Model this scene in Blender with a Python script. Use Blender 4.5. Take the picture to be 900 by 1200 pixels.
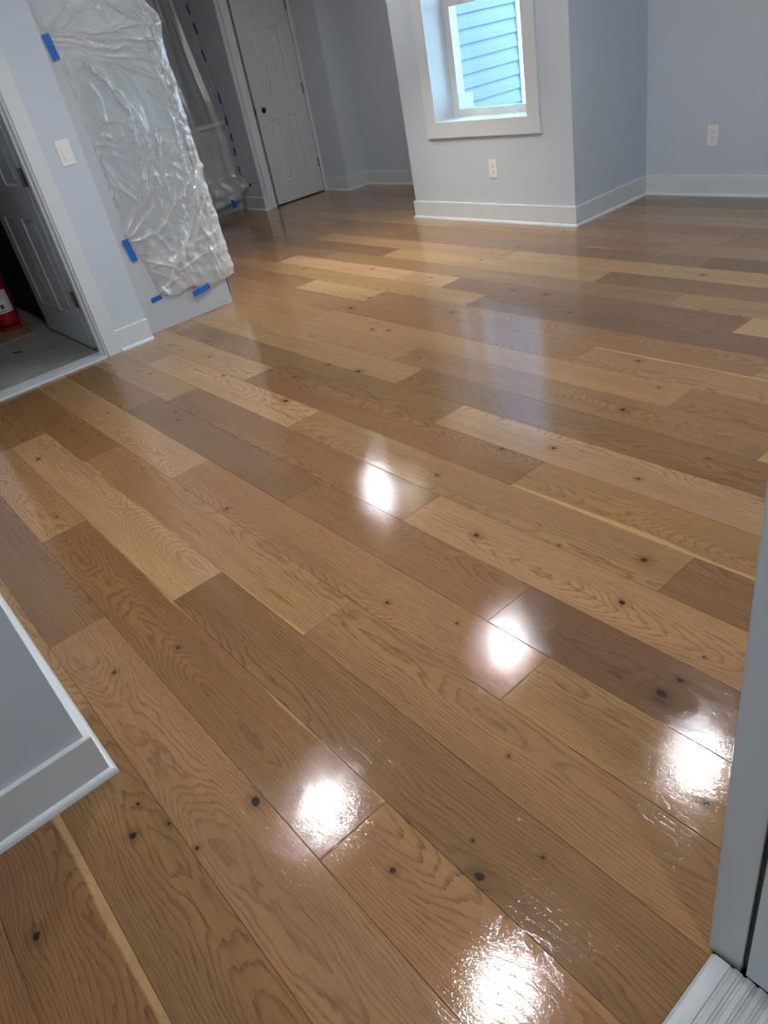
import bpy, bmesh, math, random
import numpy as np
from mathutils import Matrix, Vector
random.seed(7)
rng = np.random.default_rng(11)
scn = bpy.context.scene
for o in list(bpy.data.objects):
    bpy.data.objects.remove(o)
C = bpy.context.collection

# ---------------------------------------------------------------- camera
cam_d = bpy.data.cameras.new('camera')
cam = bpy.data.objects.new('camera', cam_d)
C.objects.link(cam)
right = Vector((0.638244, 0.748283, -0.180879))
down = Vector((0.323328, -0.473787, -0.819137))
fwd = Vector((-0.698644, 0.464326, -0.544332))
m = Matrix((right, -down, -fwd)).transposed().to_4x4()
m.translation = (0, 0, 1.33)
cam.matrix_world = m
cam_d.sensor_fit = 'HORIZONTAL'
cam_d.sensor_width = 36.0
cam_d.lens = 36.0 * 851.72 / 900.0
cam_d.clip_start = 0.02
scn.camera = cam

# ---------------------------------------------------------------- world, exposure
SKY_COL = (0.54, 0.78, 1.0)
SKY_STRENGTH = 9.0
LAMP_STRENGTH = 470.0
LAMP_COL = (1.0, 0.99, 0.985)
w = bpy.data.worlds.new('sky')
scn.world = w
w.use_nodes = True
bg = w.node_tree.nodes['Background']
bg.inputs[0].default_value = (*SKY_COL, 1)
bg.inputs[1].default_value = SKY_STRENGTH
vs = scn.view_settings
vs.view_transform = 'Standard'
vs.look = 'None'
vs.gamma = 1.0
vs.use_curve_mapping = False
vs.exposure = 0.0


# ---------------------------------------------------------------- material helpers
def srgb(r, g, b):
    f = lambda c: (c / 255 / 12.92) if c / 255 <= 0.04045 else ((c / 255 + 0.055) / 1.055) ** 2.4
    return (f(r), f(g), f(b), 1)


class NT:
    def __init__(s, mat):
        s.t = mat.node_tree
        s.n = s.t.nodes
        s.l = s.t.links

    def put(s, sock, v):
        if isinstance(v, bpy.types.NodeSocket):
            s.l.new(v, sock)
        elif isinstance(v, (int, float)):
            sock.default_value = v
        else:
            sock.default_value = v

    def m(s, op, a, b=None, c=None, clamp=False):
        n = s.n.new('ShaderNodeMath')
        n.operation = op
        n.use_clamp = clamp
        s.put(n.inputs[0], a)
        if b is not None:
            s.put(n.inputs[1], b)
        if c is not None:
            s.put(n.inputs[2], c)
        return n.outputs[0]

    def xyz(s, x, y, z=0.0):
        n = s.n.new('ShaderNodeCombineXYZ')
        s.put(n.inputs[0], x)
        s.put(n.inputs[1], y)
        s.put(n.inputs[2], z)
        return n.outputs[0]

    def sep(s, v):
        n = s.n.new('ShaderNodeSeparateXYZ')
        s.l.new(v, n.inputs[0])
        return n.outputs

    def noise(s, v, scale=1.0, detail=2.0, rough=0.5, dist=0.0):
        n = s.n.new('ShaderNodeTexNoise')
        s.l.new(v, n.inputs['Vector'])
        n.inputs['Scale'].default_value = scale
        n.inputs['Detail'].default_value = detail
        n.inputs['Roughness'].default_value = rough
        n.inputs['Distortion'].default_value = dist
        return n.outputs[0]

    def rng(s, v, a, b, c, d, smooth=False):
        n = s.n.new('ShaderNodeMapRange')
        n.clamp = True
        if smooth:
            n.interpolation_type = 'SMOOTHSTEP'
        s.put(n.inputs[0], v)
        for i, k in enumerate((a, b, c, d)):
            s.put(n.inputs[i + 1], k)
        return n.outputs[0]

    def mix(s, f, a, b, mode='MIX'):
        n = s.n.new('ShaderNodeMix')
        n.data_type = 'RGBA'
        n.blend_type = mode
        s.put(n.inputs[0], f)
        s.put(n.inputs[6], a)
        s.put(n.inputs[7], b)
        return n.outputs[2]

    def coord(s, which='Object'):
        return s.n.new('ShaderNodeTexCoord').outputs[which]

    def bump(s, h, strength, dist=0.01, normal=None):
        n = s.n.new('ShaderNodeBump')
        n.inputs['Strength'].default_value = strength
        n.inputs['Distance'].default_value = dist
        s.l.new(h, n.inputs['Height'])
        if normal is not None:
            s.l.new(normal, n.inputs['Normal'])
        return n.outputs[0]


def material(name):
    mt = bpy.data.materials.new(name)
    mt.use_nodes = True
    nt = NT(mt)
    p = nt.n['Principled BSDF']
    return mt, nt, p


def simple(name, col, rough=0.5, metal=0.0, vary=0.05, scale=6.0, bump=0.0, bscale=200.0, spec=0.5, coat=0.0):
    mt, nt, p = material(name)
    v = nt.coord('Object')
    n = nt.noise(v, scale, 4)
    dark = tuple(c * (1 - vary) for c in col[:3]) + (1,)
    lite = tuple(min(1, c * (1 + vary)) for c in col[:3]) + (1,)
    nt.l.new(nt.mix(n, dark, lite), p.inputs['Base Color'])
    p.inputs['Roughness'].default_value = rough
    p.inputs['Metallic'].default_value = metal
    p.inputs['Specular IOR Level'].default_value = spec
    p.inputs['Coat Weight'].default_value = coat
    if bump:
        nt.l.new(nt.bump(nt.noise(v, bscale, 3), bump, 0.001), p.inputs['Normal'])
    return mt


M = {}
M['wall'] = simple('wall_paint', srgb(197, 207, 217), 0.55, bump=0.12, bscale=260, vary=0.015, scale=1.5, spec=0.3)
M['trim'] = simple('trim_paint', srgb(211, 217, 220), 0.32, vary=0.012, scale=3, spec=0.45)
M['ceiling'] = simple('ceiling_paint', srgb(228, 228, 226), 0.8, vary=0.01, scale=2, spec=0.2)
M['cab'] = simple('cabinet_paint', srgb(188, 194, 198), 0.4, vary=0.012, scale=3)
M['cabedge'] = simple('cabinet_edge', srgb(150, 146, 140), 0.5, vary=0.06, scale=30)
M['counter'] = simple('counter_stone', srgb(225, 224, 220), 0.25, vary=0.04, scale=12)
M['vinyl'] = simple('window_vinyl', srgb(232, 234, 232), 0.3, vary=0.01)
M['siding'] = simple('siding_vinyl', srgb(128, 148, 172), 0.5, vary=0.02, scale=20, bump=0.15, bscale=90)
M['cornerboard'] = simple('corner_board', srgb(196, 204, 206), 0.45, vary=0.01)
M['plate'] = simple('switch_plastic', srgb(232, 232, 228), 0.3, vary=0.005)
M['slot'] = simple('slot_dark', srgb(40, 40, 40), 0.6)
M['steel'] = simple('hinge_steel', srgb(150, 146, 138), 0.35, metal=0.9)
M['nickel'] = simple('hinge_nickel', srgb(120, 118, 112), 0.4, metal=0.85)
M['red'] = simple('extinguisher_red', srgb(176, 22, 26), 0.25, vary=0.05, coat=0.4)
M['black'] = simple('black_rubber', srgb(26, 26, 27), 0.5)
M['rubber'] = simple('weatherstrip', srgb(62, 58, 56), 0.6)
M['tan'] = simple('scrap_wood', srgb(150, 128, 100), 0.7, vary=0.12, scale=14)
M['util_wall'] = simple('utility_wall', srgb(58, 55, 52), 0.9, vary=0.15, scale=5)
M['subfloor'] = simple('subfloor', srgb(52, 38, 26), 0.9, vary=0.15, scale=5)
M['exterior'] = simple('exterior_ground', srgb(120, 122, 116), 0.9, vary=0.15, scale=1.5)
M['paper_dark'] = simple('label_ink', srgb(70, 70, 74), 0.6)
M['doorwhite'] = simple('door_paint', srgb(202, 208, 211), 0.35, vary=0.01)


def tape_material():
    mt, nt, p = material('painters_tape')
    v = nt.coord('Object')
    n = nt.noise(v, 90, 3)
    nt.l.new(nt.mix(n, srgb(10, 88, 178), srgb(28, 112, 205)), p.inputs['Base Color'])
    p.inputs['Roughness'].default_value = 0.55
    nt.l.new(nt.bump(n, 0.3, 0.001), p.inputs['Normal'])
    return mt


M['tape'] = tape_material()


def concrete_material():
    mt, nt, p = material('concrete')
    v = nt.coord('Object')
    n = nt.noise(v, 2.2, 6, 0.65)
    n2 = nt.noise(v, 30, 4)
    c = nt.mix(nt.rng(n, 0.3, 0.7, 0, 1), srgb(128, 130, 127), srgb(164, 166, 162))
    c = nt.mix(nt.rng(n2, 0.35, 0.7, 0, 0.25), c, srgb(140, 138, 132))
    nt.l.new(c, p.inputs['Base Color'])
    p.inputs['Roughness'].default_value = 0.75
    nt.l.new(nt.bump(n2, 0.25, 0.002), p.inputs['Normal'])
    return mt


M['concrete'] = concrete_material()


def threshold_material():
    mt, nt, p = material('threshold_white')
    v = nt.coord('Object')
    s = nt.sep(v)
    streak = nt.noise(nt.xyz(nt.m('MULTIPLY', s[0], 60), nt.m('MULTIPLY', s[1], 6)), 1, 4)
    c = nt.mix(nt.rng(streak, 0.4, 0.75, 0, 0.5), srgb(186, 194, 198), srgb(150, 153, 150))
    nt.l.new(c, p.inputs['Base Color'])
    p.inputs['Roughness'].default_value = 0.45
    return mt


M['threshold'] = threshold_material()


def paper_material():
    # printed notice: grey text rows in the object's own (x, z) plane
    mt, nt, p = material('printed_paper')
    s = nt.sep(nt.coord('Object'))
    row = nt.m('FRACT', nt.m('MULTIPLY', s[2], 90))
    inrow = nt.m('LESS_THAN', row, 0.42)
    word = nt.noise(nt.xyz(nt.m('MULTIPLY', s[0], 160), nt.m('FLOOR', nt.m('MULTIPLY', s[2], 90))), 1, 1)
    f = nt.m('MULTIPLY', inrow, nt.m('GREATER_THAN', word, 0.43))
    c = nt.mix(nt.m('MULTIPLY', f, 0.35), srgb(236, 240, 238), srgb(90, 100, 104))
    nt.l.new(c, p.inputs['Base Color'])
    p.inputs['Roughness'].default_value = 0.6
    # thin paper lets daylight through
    tr = nt.n.new('ShaderNodeBsdfTranslucent')
    nt.l.new(c, tr.inputs[0])
    ms = nt.n.new('ShaderNodeMixShader')
    ms.inputs[0].default_value = 0.75
    nt.l.new(p.outputs[0], ms.inputs[1])
    nt.l.new(tr.outputs[0], ms.inputs[2])
    nt.l.new(ms.outputs[0], nt.n['Material Output'].inputs[0])
    return mt


M['paper'] = paper_material()


def thin_fresnel(nt, normal=None, f0=0.04):
    # Schlick reflectance that is the same from both sides of a thin sheet
    lw = nt.n.new('ShaderNodeLayerWeight')
    lw.inputs[0].default_value = 0.5
    if normal is not None:
        nt.l.new(normal, lw.inputs['Normal'])
    return nt.m('ADD', f0, nt.m('MULTIPLY', nt.m('POWER', lw.outputs['Facing'], 5.0), 1 - f0), clamp=True)


def glass_material():
    mt, nt, p = material('window_glass')
    out = nt.n['Material Output']
    tr = nt.n.new('ShaderNodeBsdfTransparent')
    tr.inputs[0].default_value = (0.93, 0.97, 0.97, 1)
    gl = nt.n.new('ShaderNodeBsdfGlossy')
    gl.inputs['Roughness'].default_value = 0.02
    ms = nt.n.new('ShaderNodeMixShader')
    nt.l.new(thin_fresnel(nt), ms.inputs[0])
    nt.l.new(tr.outputs[0], ms.inputs[1])
    nt.l.new(gl.outputs[0], ms.inputs[2])
    nt.l.new(ms.outputs[0], out.inputs[0])
    return mt


M['glass'] = glass_material()


def plastic_material(name, haze, rough=0.16):
    mt, nt, p = material(name)
    out = nt.n['Material Output']
    v = nt.coord('Object')
    s = nt.sep(v)
    n1 = nt.noise(v, 22, 5, 0.65, 1.2)
    n2 = nt.noise(v, 75, 3, 0.6, 0.8)
    h = nt.m('ADD', nt.m('MULTIPLY', n1, 0.5), nt.m('MULTIPLY', n2, 0.35))
    nor = nt.bump(h, 0.4, 0.012)
    tr = nt.n.new('ShaderNodeBsdfTransparent')
    tr.inputs[0].default_value = (0.97, 0.98, 0.98, 1)
    df = nt.n.new('ShaderNodeBsdfDiffuse')
    df.inputs[0].default_value = (0.86, 0.88, 0.90, 1)
    tl = nt.n.new('ShaderNodeBsdfTranslucent')
    tl.inputs[0].default_value = (0.86, 0.88, 0.90, 1)
    m1 = nt.n.new('ShaderNodeMixShader')
    m1.inputs[0].default_value = 0.5
    nt.l.new(df.outputs[0], m1.inputs[1])
    nt.l.new(tl.outputs[0], m1.inputs[2])
    # film looks whiter where it is seen edge-on (creases, folds)
    lw = nt.n.new('ShaderNodeLayerWeight')
    lw.inputs[0].default_value = 0.35
    nt.l.new(nor, lw.inputs['Normal'])
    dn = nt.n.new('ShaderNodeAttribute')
    dn.attribute_name = 'layers_glint'  # whiteness of bunched film plus painted glint streaks
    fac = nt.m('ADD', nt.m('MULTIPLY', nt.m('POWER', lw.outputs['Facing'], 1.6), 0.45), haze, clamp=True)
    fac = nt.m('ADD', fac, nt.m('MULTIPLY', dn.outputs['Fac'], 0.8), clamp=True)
    m2 = nt.n.new('ShaderNodeMixShader')
    nt.l.new(fac, m2.inputs[0])
    nt.l.new(tr.outputs[0], m2.inputs[1])
    nt.l.new(m1.outputs[0], m2.inputs[2])
    gl = nt.n.new('ShaderNodeBsdfGlossy')
    gl.inputs['Roughness'].default_value = rough
    nt.l.new(nor, gl.inputs['Normal'])
    m3 = nt.n.new('ShaderNodeMixShader')
    nt.l.new(thin_fresnel(nt, nor, 0.18), m3.inputs[0])
    nt.l.new(m2.outputs[0], m3.inputs[1])
    nt.l.new(gl.outputs[0], m3.inputs[2])
    nt.l.new(m3.outputs[0], out.inputs[0])
    return mt


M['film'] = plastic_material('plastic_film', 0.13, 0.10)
M['film2'] = plastic_material('plastic_film_thin', 0.20, 0.25)


def oak_material():
    mt, nt, p = material('oak_plank')
    oi = nt.n.new('ShaderNodeObjectInfo')
    col, rnd = oi.outputs['Color'], oi.outputs['Random']
    r1 = nt.m('FRACT', nt.m('MULTIPLY', rnd, 37.31))
    r2 = nt.m('FRACT', nt.m('MULTIPLY', rnd, 91.77))
    r3 = nt.m('FRACT', nt.m('MULTIPLY', rnd, 153.13))
    s = nt.sep(nt.coord('Object'))
    x, y = s[0], s[1]
    seed = nt.m('MULTIPLY', rnd, 200.0)

    def attr(nm):
        a = nt.n.new('ShaderNodeAttribute')
        a.attribute_type = 'OBJECT'
        a.attribute_name = nm
        return a
    yd = y
    core_all = None
    halo_all = None
    wob = nt.m('SUBTRACT', nt.noise(nt.xyz(nt.m('MULTIPLY', x, 60), nt.m('MULTIPLY', y, 90), seed), 1, 2), 0.5)
    for nm in ('k1', 'k2', 'k3'):
        k = nt.sep(attr(nm).outputs['Vector'])
        has = nt.m('GREATER_THAN', k[2], 0.0005)
        sz = nt.m('MAXIMUM', k[2], 0.001)
        dx = nt.m('SUBTRACT', x, k[0])
        dy = nt.m('SUBTRACT', y, k[1])
        a = nt.m('DIVIDE', dx, nt.m('MULTIPLY', sz, 7.0))
        b = nt.m('DIVIDE', dy, nt.m('MULTIPLY', sz, 2.6))
        d2 = nt.m('ADD', nt.m('MULTIPLY', a, a), nt.m('MULTIPLY', b, b))
        g = nt.m('MULTIPLY', has, nt.m('EXPONENT', nt.m('MULTIPLY', d2, -1.0)))
        yd = nt.m('SUBTRACT', yd, nt.m('MULTIPLY', nt.m('MULTIPLY', dy, g), 0.75))
        a2 = nt.m('DIVIDE', dx, nt.m('MULTIPLY', sz, 1.25))
        b2 = nt.m('DIVIDE', dy, sz)
        e = nt.m('SQRT', nt.m('ADD', nt.m('MULTIPLY', a2, a2), nt.m('MULTIPLY', b2, b2)))
        e = nt.m('ADD', e, nt.m('MULTIPLY', wob, 0.9))
        core = nt.m('MULTIPLY', has, nt.rng(e, 0.55, 0.85, 1, 0, True))
        halo = nt.m('MULTIPLY', has, nt.rng(e, 0.5, 3.0, 1, 0, True))
        core_all = core if core_all is None else nt.m('MAXIMUM', core_all, core)
        halo_all = halo if halo_all is None else nt.m('MAXIMUM', halo_all, halo)
    # growth rings of a flat-sawn board: distance to a pith that wanders below the face
    y0 = nt.m('MULTIPLY', nt.m('SUBTRACT', r1, 0.5), 0.22)
    big = nt.noise(nt.xyz(nt.m('MULTIPLY', x, 0.9), 0.0, seed), 1, 2, 0.5)
    depth = nt.rng(big, 0.25, 0.78, 0.004, 0.15)
    n_mid = nt.noise(nt.xyz(nt.m('MULTIPLY', x, 3.2), nt.m('MULTIPLY', yd, 14), seed), 1, 3, 0.55)
    n_fin = nt.noise(nt.xyz(nt.m('MULTIPLY', x, 16), nt.m('MULTIPLY', yd, 80), seed), 1, 2, 0.5)
    yy = nt.m('SUBTRACT', yd, y0)
    rr = nt.m('SQRT', nt.m('ADD', nt.m('MULTIPLY', yy, yy), nt.m('MULTIPLY', depth, depth)))
    rr = nt.m('ADD', rr, nt.m('MULTIPLY', n_mid, 0.030))
    rr = nt.m('ADD', rr, nt.m('MULTIPLY', n_fin, 0.0022))
    per = nt.m('ADD', 115.0, nt.m('MULTIPLY', r3, 75.0))
    ring = nt.m('FRACT', nt.m('MULTIPLY', rr, per))
    line = nt.rng(ring, 0.50, 0.95, 0, 1, True)
    line = nt.m('MULTIPLY', line, nt.rng(ring, 0.97, 1.0, 1, 0))
    pore = nt.noise(nt.xyz(nt.m('MULTIPLY', x, 22), nt.m('MULTIPLY', yd, 700), seed), 1, 2, 0.6)
    pore = nt.rng(pore, 0.42, 0.72, 0, 1)
    broad = nt.noise(nt.xyz(nt.m('MULTIPLY', x, 1.3), nt.m('MULTIPLY', yd, 11), nt.m('ADD', seed, 31)), 1, 3, 0.6)
    streak = nt.noise(nt.xyz(nt.m('MULTIPLY', x, 2.4), nt.m('MULTIPLY', yd, 60), nt.m('ADD', seed, 57)), 1, 3, 0.6)
    lam = nt.rng(broad, 0.3, 0.7, 0.5, 1.0)
    dark = nt.m('MULTIPLY', nt.m('MULTIPLY', line, nt.m('ADD', 0.30, nt.m('MULTIPLY', pore, 0.70))), lam)
    dark = nt.m('ADD', nt.m('MULTIPLY', dark, 1.0), nt.m('MULTIPLY', pore, 0.26))
    gain = nt.m('ADD', nt.rng(broad, 0.25, 0.75, 0.80, 1.12), nt.rng(streak, 0.3, 0.7, -0.07, 0.07))
    c = nt.mix(1.0, col, nt.xyz(gain, gain, gain), 'MULTIPLY')
    c = nt.mix(dark, c, nt.mix(1.0, c, (0.34, 0.26, 0.19, 1), 'MULTIPLY'))
    # sapwood band along one edge
    sap = attr('sap').outputs['Fac']
    edge = nt.m('MULTIPLY', y, nt.m('SIGN', sap))
    lim = nt.m('SUBTRACT', 0.089, nt.m('ABSOLUTE', sap))
    sapx = nt.m('ADD', edge, nt.m('MULTIPLY', nt.m('SUBTRACT', nt.noise(nt.xyz(nt.m('MULTIPLY', x, 2.5), 0.0, seed), 1, 2), 0.5), 0.045))
    sapm = nt.m('MULTIPLY', nt.rng(nt.m('SUBTRACT', sapx, lim), -0.002, 0.004, 0, 1), nt.m('GREATER_THAN', nt.m('ABSOLUTE', sap), 0.001))
    c = nt.mix(nt.m('MULTIPLY', sapm, 0.75), c, nt.mix(0.5, c, srgb(222, 184, 128)))
    # dark mineral streaks
    mn = nt.noise(nt.xyz(nt.m('MULTIPLY', x, 1.8), nt.m('MULTIPLY', yd, 22), nt.m('ADD', seed, 83)), 1, 3, 0.6)
    mn = nt.m('MULTIPLY', nt.rng(mn, 0.66, 0.78, 0, 0.55), nt.m('GREATER_THAN', r2, 0.45))
    c = nt.mix(mn, c, nt.mix(1.0, c, (0.45, 0.36, 0.28, 1), 'MULTIPLY'))
    c = nt.mix(nt.m('MULTIPLY', halo_all, 0.55), c, nt.mix(1.0, c, (0.50, 0.40, 0.30, 1), 'MULTIPLY'))
    c = nt.mix(core_all, c, srgb(34, 21, 12))
    nt.l.new(c, p.inputs['Base Color'])
    p.inputs['Roughness'].default_value = 0.42
    p.inputs['Specular IOR Level'].default_value = 0.12
    p.inputs['Coat Weight'].default_value = 1.0
    p.inputs['Coat Roughness'].default_value = 0.03
    p.inputs['Coat IOR'].default_value = 1.5
    # satin finish with orange peel, following the grain a little
    wp = nt.coord('Object')
    f1 = nt.noise(wp, 330, 1, 0.5)
    f2 = nt.noise(wp, 11, 2, 0.5)
    hh = nt.m('ADD', nt.m('MULTIPLY', f1, 0.00013), nt.m('MULTIPLY', f2, 0.0003))
    hh = nt.m('ADD', hh, nt.m('MULTIPLY', dark, -0.00006))
    bn = nt.bump(hh, 1.0, 1.0)
    nt.l.new(bn, p.inputs['Coat Normal'])
    nt.l.new(bn, p.inputs['Normal'])
    return mt


M['oak'] = oak_material()


# ---------------------------------------------------------------- mesh helpers
def link(name, me, mat, parent=None):
    o = bpy.data.objects.new(name, me)
    C.objects.link(o)
    if mat is not None:
        me.materials.append(M[mat] if isinstance(mat, str) else mat)
    if parent is not None:
        o.parent = parent
    return o


def add_box(bm, lo, hi, bev=0.0):
    r = bmesh.ops.create_cube(bm, size=1.0)
    for v in r['verts']:
        v.co = Vector([(lo[i] + hi[i]) / 2 + v.co[i] * (hi[i] - lo[i]) for i in range(3)])
    if bev:
        es = list({e for v in r['verts'] for e in v.link_edges})
        bmesh.ops.bevel(bm, geom=es, offset=bev, segments=2, profile=0.7, affect='EDGES')


def finish(name, bm, mat, parent=None, smooth=False):
    bmesh.ops.recalc_face_normals(bm, faces=bm.faces[:])
    me = bpy.data.meshes.new(name)
    bm.to_mesh(me)
    bm.free()
    if smooth:
        for f in me.polygons:
            f.use_smooth = True
        try:
            me.set_sharp_from_angle(angle=math.radians(35))
        except Exception:
            pass
    return link(name, me, mat, parent)


def boxes(name, bl, mat, parent=None, bev=0.0):
    bm = bmesh.new()
    for lo, hi in bl:
        add_box(bm, lo, hi, bev)
    return finish(name, bm, mat, parent)


def box(name, lo, hi, mat, parent=None, bev=0.0):
    return boxes(name, [(lo, hi)], mat, parent, bev)


def lathe(bm, prof, c=(0, 0, 0), seg=28):
    rings = []
    for r, z in prof:
        if r < 1e-5:
            rings.append([bm.verts.new((c[0], c[1], c[2] + z))])
        else:
            rings.append([bm.verts.new((c[0] + r * math.cos(2 * math.pi * i / seg), c[1] + r * math.sin(2 * math.pi * i / seg), c[2] + z)) for i in range(seg)])
    for a, b in zip(rings, rings[1:]):
        for i in range(seg):
            j = (i + 1) % seg
            if len(a) == 1 and len(b) == 1:
                continue
            if len(a) == 1:
                bm.faces.new((a[0], b[i], b[j]))
            elif len(b) == 1:
                bm.faces.new((a[i], a[j], b[0]))
            else:
                bm.faces.new((a[i], a[j], b[j], b[i]))


def tube(bm, pts, r, seg=8):
    pts = [Vector(p) for p in pts]
    rings = []
    for i, p in enumerate(pts):
        t = (pts[min(i + 1, len(pts) - 1)] - pts[max(i - 1, 0)]).normalized()
        a = t.orthogonal().normalized()
        if rings:
            a = (last - t * last.dot(t)).normalized()
        last = a
        b = t.cross(a)
        rings.append([bm.verts.new(p + (a * math.cos(2 * math.pi * k / seg) + b * math.sin(2 * math.pi * k / seg)) * r) for k in range(seg)])
    for A, B in zip(rings, rings[1:]):
        for k in range(seg):
            bm.faces.new((A[k], A[(k + 1) % seg], B[(k + 1) % seg], B[k]))
    bm.faces.new(rings[0][::-1])
    bm.faces.new(rings[-1])


def tag(o, label, cat=None, group=None, kind=None):
    o['label'] = label
    if cat:
        o['category'] = cat
    if group:
        o['group'] = group
    if kind:
        o['kind'] = kind
    return o


def thing(name, label, cat, loc=(0, 0, 0), rotz=0.0, group=None, kind=None):
    o = bpy.data.objects.new(name, None)
    o.empty_display_size = 0.05
    C.objects.link(o)
    o.location = loc
    o.rotation_euler = (0, 0, rotz)
    return tag(o, label, cat, group, kind)


def struct(o, label, cat):
    return tag(o, label, cat, kind='structure')


H = 2.44
# ---------------------------------------------------------------- floor
floor = struct(box('floor', (-8.25, -1.5, -0.06), (-0.05, 5.2, -0.0145), 'subfloor'),
               'wide plank oak floor with a wet glossy clear finish', 'floor')
PW = 0.177954
B0 = 0.06889
TONES = {'pale': (174, 138, 97), 'yellow': (171, 133, 88), 'tan': (161, 123, 81), 'mid': (149, 111, 71),
         'brown': (138, 101, 64), 'dark': (124, 89, 58), 'pink': (162, 121, 83), 'olive': (144, 108, 67), 'deep': (110, 78, 52)}
# row -> joints along X (metres), row -> tone of each plank from the far (-X) end, None = free choice
ROWS = {
    -2: ([], ['brown']),
    -1: ([-1.682], ['tan', 'olive']),
    0: ([-3.55, -2.015], ['tan', 'brown', 'pink']),
    1: ([-3.70, -2.653, -0.867], ['mid', 'tan', 'brown', 'mid']),
    2: ([-3.689, -1.897], ['mid', 'pale', 'brown']),
    3: ([-1.434], ['tan', 'mid']),
    4: ([-2.639, -0.869], ['pale', 'mid', 'mid']),
    5: ([-2.073, -1.074], ['brown', 'brown', 'dark']),
    6: ([-3.413, -1.618], ['tan', 'brown', 'tan']),
    7: ([-4.05, -2.573, -0.801], ['tan', 'pale', 'tan', 'brown']),
    8: ([-3.239, -1.462], ['pale', 'brown', 'mid']),
    9: ([-4.4, -2.026], ['tan', 'olive', 'pale']),
    10: ([-4.1, -2.463], ['tan', 'yellow', 'brown']),
    11: ([-4.6, -2.688, -0.907], ['mid', 'tan', 'mid', 'yellow']),
    12: ([-3.65, -1.330], ['tan', 'tan', 'brown']),
    13: ([-3.687, -1.900], ['mid', 'brown', 'tan']),
    14: ([-4.315, -3.578, -1.2], ['brown', 'pale', 'mid', 'tan']),
    15: ([-4.9, -2.885, -1.0], ['tan', 'tan', 'dark', 'mid']),
    16: ([-5.074, -3.690, -3.268, -1.468], ['brown', 'pale', 'pale', 'dark', 'pale']),
    17: ([-4.75, -1.882], ['brown', 'mid', 'tan']),
    18: ([-4.240, -2.440], ['dark', 'yellow', 'brown']),
    19: ([-5.3, -3.263], ['brown', 'tan', 'yellow']),
    20: ([-4.6, -2.035], ['mid', 'brown', 'dark']),
    21: ([-5.6, -3.9, -2.382], ['mid', 'brown', 'mid', 'tan']),
}
SAP = {(-2, 0): 0.016, (1, 2): 0.003, (8, 2): -0.016, (13, 2): 0.012, (3, 0): -0.004}
KNOTS = [(-2, -1.159, -0.242, 11), (-1, -1.218, -0.008, 10), (-1, -1.285, 0.034, 6), (-1, -1.183, 0.063, 6), (0, -1.082, 0.228, 13), (0, -1.082, 0.08, 6), (2, -0.615, 0.442, 11), (6, -1.362, 1.22, 12), (7, -1.723, 1.398, 8), (8, -1.65, 1.659, 9), (9, -1.494, 1.76, 10), (11, -1.455, 2.116, 13), (9, -1.143, 1.745, 7), (7, -0.9, 1.407, 11), (5, -3.241, 1.103, 9), (5, -3.148, 1.066, 8), (4, -3.601, 0.892, 6), (4, -4.245, 0.826, 7), (4, -4.399, 0.857, 6), (4, -2.694, 0.879, 10), (2, -3.422, 0.477, 13), (1, -2.793, 0.351, 6), (8, -3.009, 1.653, 11), (9, -2.969, 1.839, 11), (7, -2.81, 1.467, 17), (5, -0.608, 1.026, 15), (5, -0.599, 1.086, 9), (6, -0.847, 1.226, 10), (4, -1.347, 0.84, 7), (4, -1.131, 0.904, 5), (3, -0.752, 0.678, 5), (10, -2.748, 1.858, 16), (12, -3.133, 2.264, 13), (16, -2.784, 3.024, 14), (16, -2.559, 3.029, 14), (15, -2.275, 2.858, 10), (13, -1.65, 2.507, 9), (12, -1.444, 2.333, 6), (0, -1.746, 0.166, 7), (4, -2.223, 0.809, 7), (7, -1.128, 1.324, 5), (7, -1.396, 1.364, 4), (18, -3.4, 3.416, 10), (17, -2.883, 3.094, 8), (15, -2.708, 2.854, 7), (16, -4.443, 3.088, 10), (16, -4.06, 3.04, 12), (15, -4.662, 2.871, 12), (14, -3.584, 2.617, 10), (13, -3.556, 2.446, 14), (14, -2.877, 2.629, 14), (12, -3.03, 2.293, 10), (10, -2.153, 1.958, 4), (10, -1.034, 1.962, 6), (19, -1.955, 3.536, 13), (20, -2.597, 3.655, 8), (21, -2.504, 3.872, 8), (20, -3.338, 3.701, 10), (19, -7.072, 3.453, 8), (19, -5.165, 3.522, 8), (6, -0.596, 1.181, 4), (2, -0.674, 0.485, 4), (2, -0.554, 0.55, 5), (3, -3.572, 0.696, 7), (7, -3.416, 1.473, 9), (8, -3.762, 1.574, 10), (20, -3.939, 3.646, 7)]


def plank(x0, x1, row, tone, sap=0.0, knots=()):
    y0, y1 = B0 + row * PW, B0 + (row + 1) * PW
    g, b = 0.0004, 0.0005
    L, W = (x1 - x0) / 2 - g, (y1 - y0) / 2 - g
    z = random.uniform(-0.00018, 0.0)
    V = []
    for zz, i in ((-0.014, 0), (z - b, 0), (z, b)):
        V += [(-L + i, -W + i, zz), (L - i, -W + i, zz), (L - i, W - i, zz), (-L + i, W - i, zz)]
    F = [(3, 2, 1, 0), (8, 9, 10, 11)]
    for k in (0, 4):
        for i in range(4):
            j = (i + 1) % 4
            F.append((k + i, k + j, k + 4 + j, k + 4 + i))
    me = bpy.data.meshes.new('plank')
    me.from_pydata(V, [], F)
    o = link('plank', me, 'oak', floor)
    cx, cy = (x0 + x1) / 2, (y0 + y1) / 2
    o.location = (cx, cy, 0)
    c = srgb(*tone)
    o.color = c
    for i, k in enumerate(knots[:3]):
        o['k%d' % (i + 1)] = [k[0] - cx, max(-W * 0.96, min(W * 0.96, k[1] - cy)), k[2] / 1000.0]
    if sap:
        o['sap'] = float(sap)
    return o


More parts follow.
